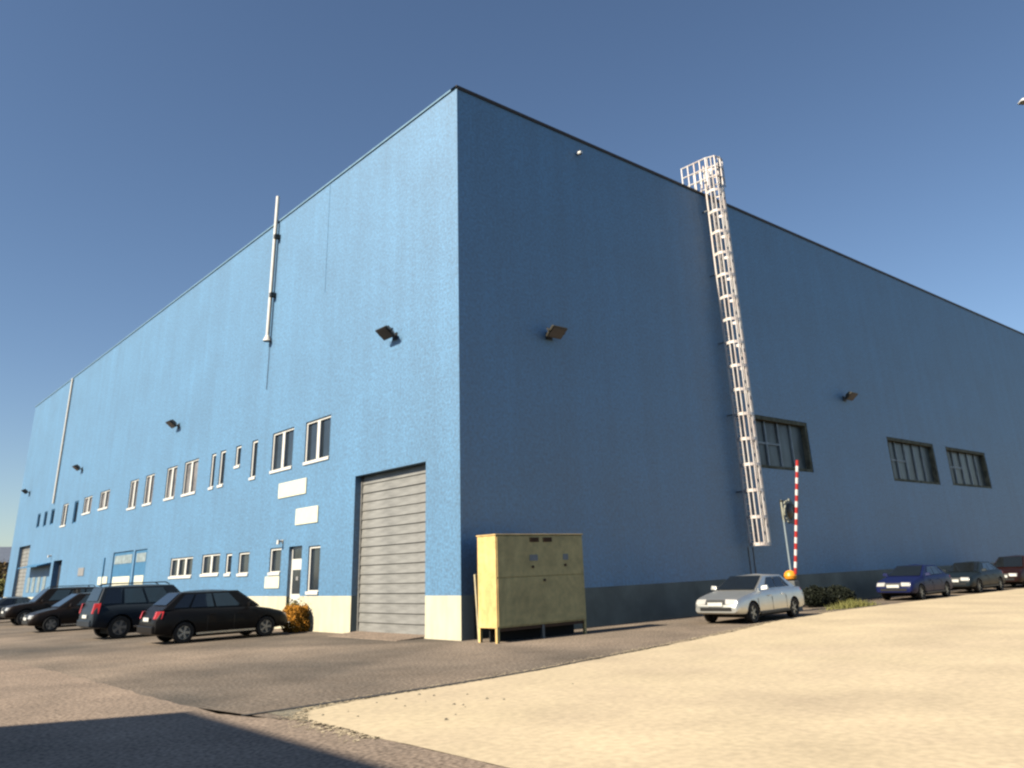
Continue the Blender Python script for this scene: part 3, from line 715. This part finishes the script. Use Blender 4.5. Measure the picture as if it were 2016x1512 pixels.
for i in range(20):
    a, b2 = 2*math.pi*i/20, 2*math.pi*(i+1)/20
    c = Vector((.38,-.08,3.62)); k = 1+.10*math.sin(i*2.1)
    P1 = lambda an, r, yy: c+Vector((math.cos(an)*r, yy, math.sin(an)*r*1.08))
    g.hexa([P1(a,.33,.0),P1(a,.43*k,.0),P1(b2,.43*k,.0),P1(b2,.33,.0),P1(a,.33,-.06),P1(a,.43*k,-.06),P1(b2,.43*k,-.06),P1(b2,.33,-.06)])
g.box(-.03,.1,-.05,.05,3.2,3.3); g.box(-.04,.04,-.05,.05,3.3,4.05); g.box(-.04,.3,-.05,.03,4.0,4.07)
g.build('surround', M['mirror_f'], tm)
g = MB(); g.tube((.38,-.07,3.62),(.38,-.135,3.62),.335,.2,n=20); g.build('mirror_face', M['mirror_d'], tm, smooth=True)

# street lamp whose head just enters at the top right
st = thing('street_lamp', 'pale street lamp head just entering at the upper right corner', 'street lamp', (-.73,-17.38,0))
g = MB(); g.tube((0,0,0),(0,0,7.7),.09,.05,n=12); g.path([(0,0,7.7),(-.12,.12,7.98),(-.35,.35,8.12)],.04,n=8); g.build('pole', M['galv_d'], st, smooth=True)
g = MB(); c = Vector((-.75,.72,8.18)); dd = Vector((-.70,.68,.05)); ss = Vector((.68,.70,0))
def LP(a, b2, z): return c+dd*a+ss*b2+Vector((0,0,z))
g.hexa([LP(-.6,-.14,-.04),LP(.30,-.07,-.02),LP(.30,.07,-.02),LP(-.6,.14,-.04),LP(-.55,-.09,.10),LP(.24,-.04,.05),LP(.24,.04,.05),LP(-.55,.09,.10)])
g.build('lamp_head', M['white'], st, bevel=.02)

# ------------------------------------------------------------------ plants
def leaf_cloud(n, shape, size, seed=1):
    rr = random.Random(seed); g = MB()
    for i in range(n):
        p = Vector(shape(rr)); s = size*rr.uniform(.5,1.3)
        a = Vector((rr.gauss(0,1),rr.gauss(0,1),rr.gauss(0,1))).normalized(); b2 = a.orthogonal().normalized(); b2.rotate(Matrix.Rotation(rr.uniform(0,6.28),3,a))
        c = a.cross(b2); g.quad(p-b2*s, p+c*s*.5, p+b2*s, p-c*s*.5)
    return g
def boxish(ax, ay, az, pw=3.0):
    def f(rr):
        while True:
            x, y, z = rr.uniform(-1,1), rr.uniform(-1,1), rr.uniform(-1,1)
            q = (abs(x)**pw+abs(y)**pw+abs(z)**pw)
            if q < 1 and (q > .35 or rr.random() < .3):
                w = 1+.10*math.sin(5*x+3*z)+.08*math.sin(7*y+2); return (x*ax*w, y*ay*w, az+z*az*w)
    return f
sh = thing('orange_shrub', 'clipped orange autumn shrub against the plinth beside the entrance door', 'shrub', (-.42,9.3,0))
leaf_cloud(6500, boxish(.36,.46,.42,6.0), .038, 4).build('foliage', M['leaf_o'], sh, loc=(0,0,.03))
leaf_cloud(160, lambda rr: (rr.gauss(0,.12), rr.gauss(.15,.2), .9+abs(rr.gauss(0,.09))), .04, 5).build('top_sprig', M['leaf_y'], sh)
g = MB()
for i in range(7): g.tube((random.uniform(-.08,.08),random.uniform(-.15,.15),0),(random.uniform(-.3,.3),random.uniform(-.5,.5),.6),.015,.008,n=5)
g.build('stems', M['bark'], sh)
def bush(x, y, rx, ry, h, m, label, seed, n=2600, size=.06):
    t = thing('low_bush', label, 'bush', (x,y,0))
    leaf_cloud(n, boxish(rx,ry,h/2,2.2), size, seed).build('foliage', m, t)
    g = MB()
    for i in range(6): g.tube((0,0,0),(random.uniform(-rx,rx)*.6,random.uniform(-ry,ry)*.6,h*.7),.02,.01,n=5)
    g.build('stems', M['bark'], t)
bush(16.2,-1.5,.8,.5,.75,M['leaf_d'],'dark low bush right beside the barrier foot',11)
bush(17.9,-1.5,.9,.5,.7,M['leaf_d'],'dark low bush between barrier and deep blue saloon',12)
g = MB(); rr = random.Random(8)
for i in range(900):
    x, y = rr.gauss(16.2,.75), rr.gauss(-2.9,.16); h = rr.uniform(.1,.38)*max(.3,1-abs(x-16.2)/3); a = rr.uniform(0,6.28); w = .015
    dx_, dy_ = math.cos(a)*w, math.sin(a)*w; lx, ly = rr.gauss(0,.08), rr.gauss(0,.08)
    g.tri((x-dx_,y-dy_,0),(x+dx_,y+dy_,0),(x+lx,y+ly,h))
tag(g.build('grass_tuft', M['leaf_y']), 'yellow-green weeds at the edge of the cream slab', 'weeds', kind='stuff')
# dry leaf litter and specks on the slab edge
g = MB()
for i in range(18):
    x = rr.gauss(-7.0,.8); y = -8.4+rr.gauss(0,.5); s = rr.uniform(.01,.035)
    a = rr.uniform(0,3.1); g.hexa([(x+s*math.cos(a+k*1.57),y+s*math.sin(a+k*1.57),.009) for k in range(4)]+[(x+.5*s*math.cos(a+k*1.57),y+.5*s*math.sin(a+k*1.57),.009+s*.6) for k in range(4)])
tag(g.build('pebbles', M['gravel']), 'loose pebbles scattered along the slab edge', 'pebbles', kind='stuff')

g = MB(); rr = random.Random(21)
for (ax, ay), (bx_, by_) in zip(ctrl[1:12], ctrl[2:13]):
    L = math.dist((ax, ay), (bx_, by_)); nx, ny = -(by_-ay)/L, (bx_-ax)/L
    for i in range(int(L*130)):
        t_ = rr.random(); off = abs(rr.gauss(0, .22)); x, y = ax+(bx_-ax)*t_+nx*off, ay+(by_-ay)*t_+ny*off
        s = rr.uniform(.01, .05)*max(.25, 1-off*1.6); a = rr.uniform(0, 6.28)
        p = [(x+s*rr.uniform(.5,1.3)*math.cos(a+k*1.26)*1.4, y+s*rr.uniform(.5,1.3)*math.sin(a+k*1.26), .0095) for k in range(5)]
        n = len(g.v); g.v += p; g.f.append(tuple(range(n, n+5)))
tag(g.build('sand_specks', M['slab']), 'pale sand scattered over the asphalt along the slab edge', 'sand', kind='stuff')

# ------------------------------------------------------------------ far background at left
hs_ = thing('far_house', 'low brown house with blue-grey roof beyond the far end of the warehouse', 'house', (1.0,112,0))
g = MB(); g.box(-9,9,0,10,0,5.2); g.build('wall', M['h_wall'], hs_)
g = MB(); g.hexa([(-9.6,-.6,5.2),(9.6,-.6,5.2),(9.6,10.6,5.2),(-9.6,10.6,5.2),(-9.6,4.7,7.4),(9.6,4.7,7.4),(9.6,5.3,7.4),(-9.6,5.3,7.4)]); g.build('roof', M['h_roof'], hs_)
for x in (-7,-3.5,0,3.5,6.5):
    g = MB(); g.box(x,x+1.2,-.03,-.003,2.6,4.0); g.build('window', M['glass'], hs_)
def tree(x, y, h, r, m, label, seed):
    t = thing('garden_tree', label, 'tree', (x,y,0))
    g = MB(); g.tube((0,0,0),(.1,0,h*.5),.16,.09); 
    rr = random.Random(seed)
    for i in range(7): g.tube((.1,0,h*rr.uniform(.3,.5)),(rr.uniform(-r,r)*.7,rr.uniform(-r,r)*.7,h*rr.uniform(.55,.85)),.06,.02,n=6)
    g.build('trunk', M['bark'], t)
    cl = [(rr.uniform(-r,r)*.7, rr.uniform(-r,r)*.7, h*rr.uniform(.4,.85), r*rr.uniform(.25,.5)) for _ in range(14)]
    def f(q):
        c = q.choice(cl); return (c[0]+q.gauss(0,c[3]*.6), c[1]+q.gauss(0,c[3]*.6), c[2]+q.gauss(0,c[3]*.55))
    leaf_cloud(3000, f, .13, seed).build('crown', m, t)
tree(3.2,95,5.0,2.0,M['leaf_a'],'rust-brown bushy tree in front of the far house','3')
tree(5.4,92,4.0,1.8,M['leaf_a'],'smaller brown tree close to the far warehouse end','5')
tree(2.2,86,2.8,1.7,M['leaf_y'],'low yellow-green bushy tree before the far house','6')
tree(-3.5,96,5.5,2.4,M['leaf_d'],'dark green tree left of the far house','7')

# ------------------------------------------------------------------ neighbouring building that shades the foreground
hN = 13.0; run = hN/math.tan(R(SUN_EL))
cx = -9.46 - run*math.cos(R(SUN_AZ)); cy = -6.05 + run*math.sin(R(SUN_AZ))
foot = [(cx,cy),(cx-16,cy+7.6),(cx-30,cy-30),(cx,cy-44)]
nb = thing('neighbour_building', 'plain beige building standing behind the viewer', 'building')
g = MB()
for a, b2 in zip(foot, foot[1:]+foot[:1]): g.quad((*b2,-.02),(*a,-.02),(*a,hN),(*b2,hN))
g.build('wall', M['n_wall'], nb)
g = MB(); g.quad(*[(*p,hN) for p in foot]); g.build('roof', M['roofmat'], nb)
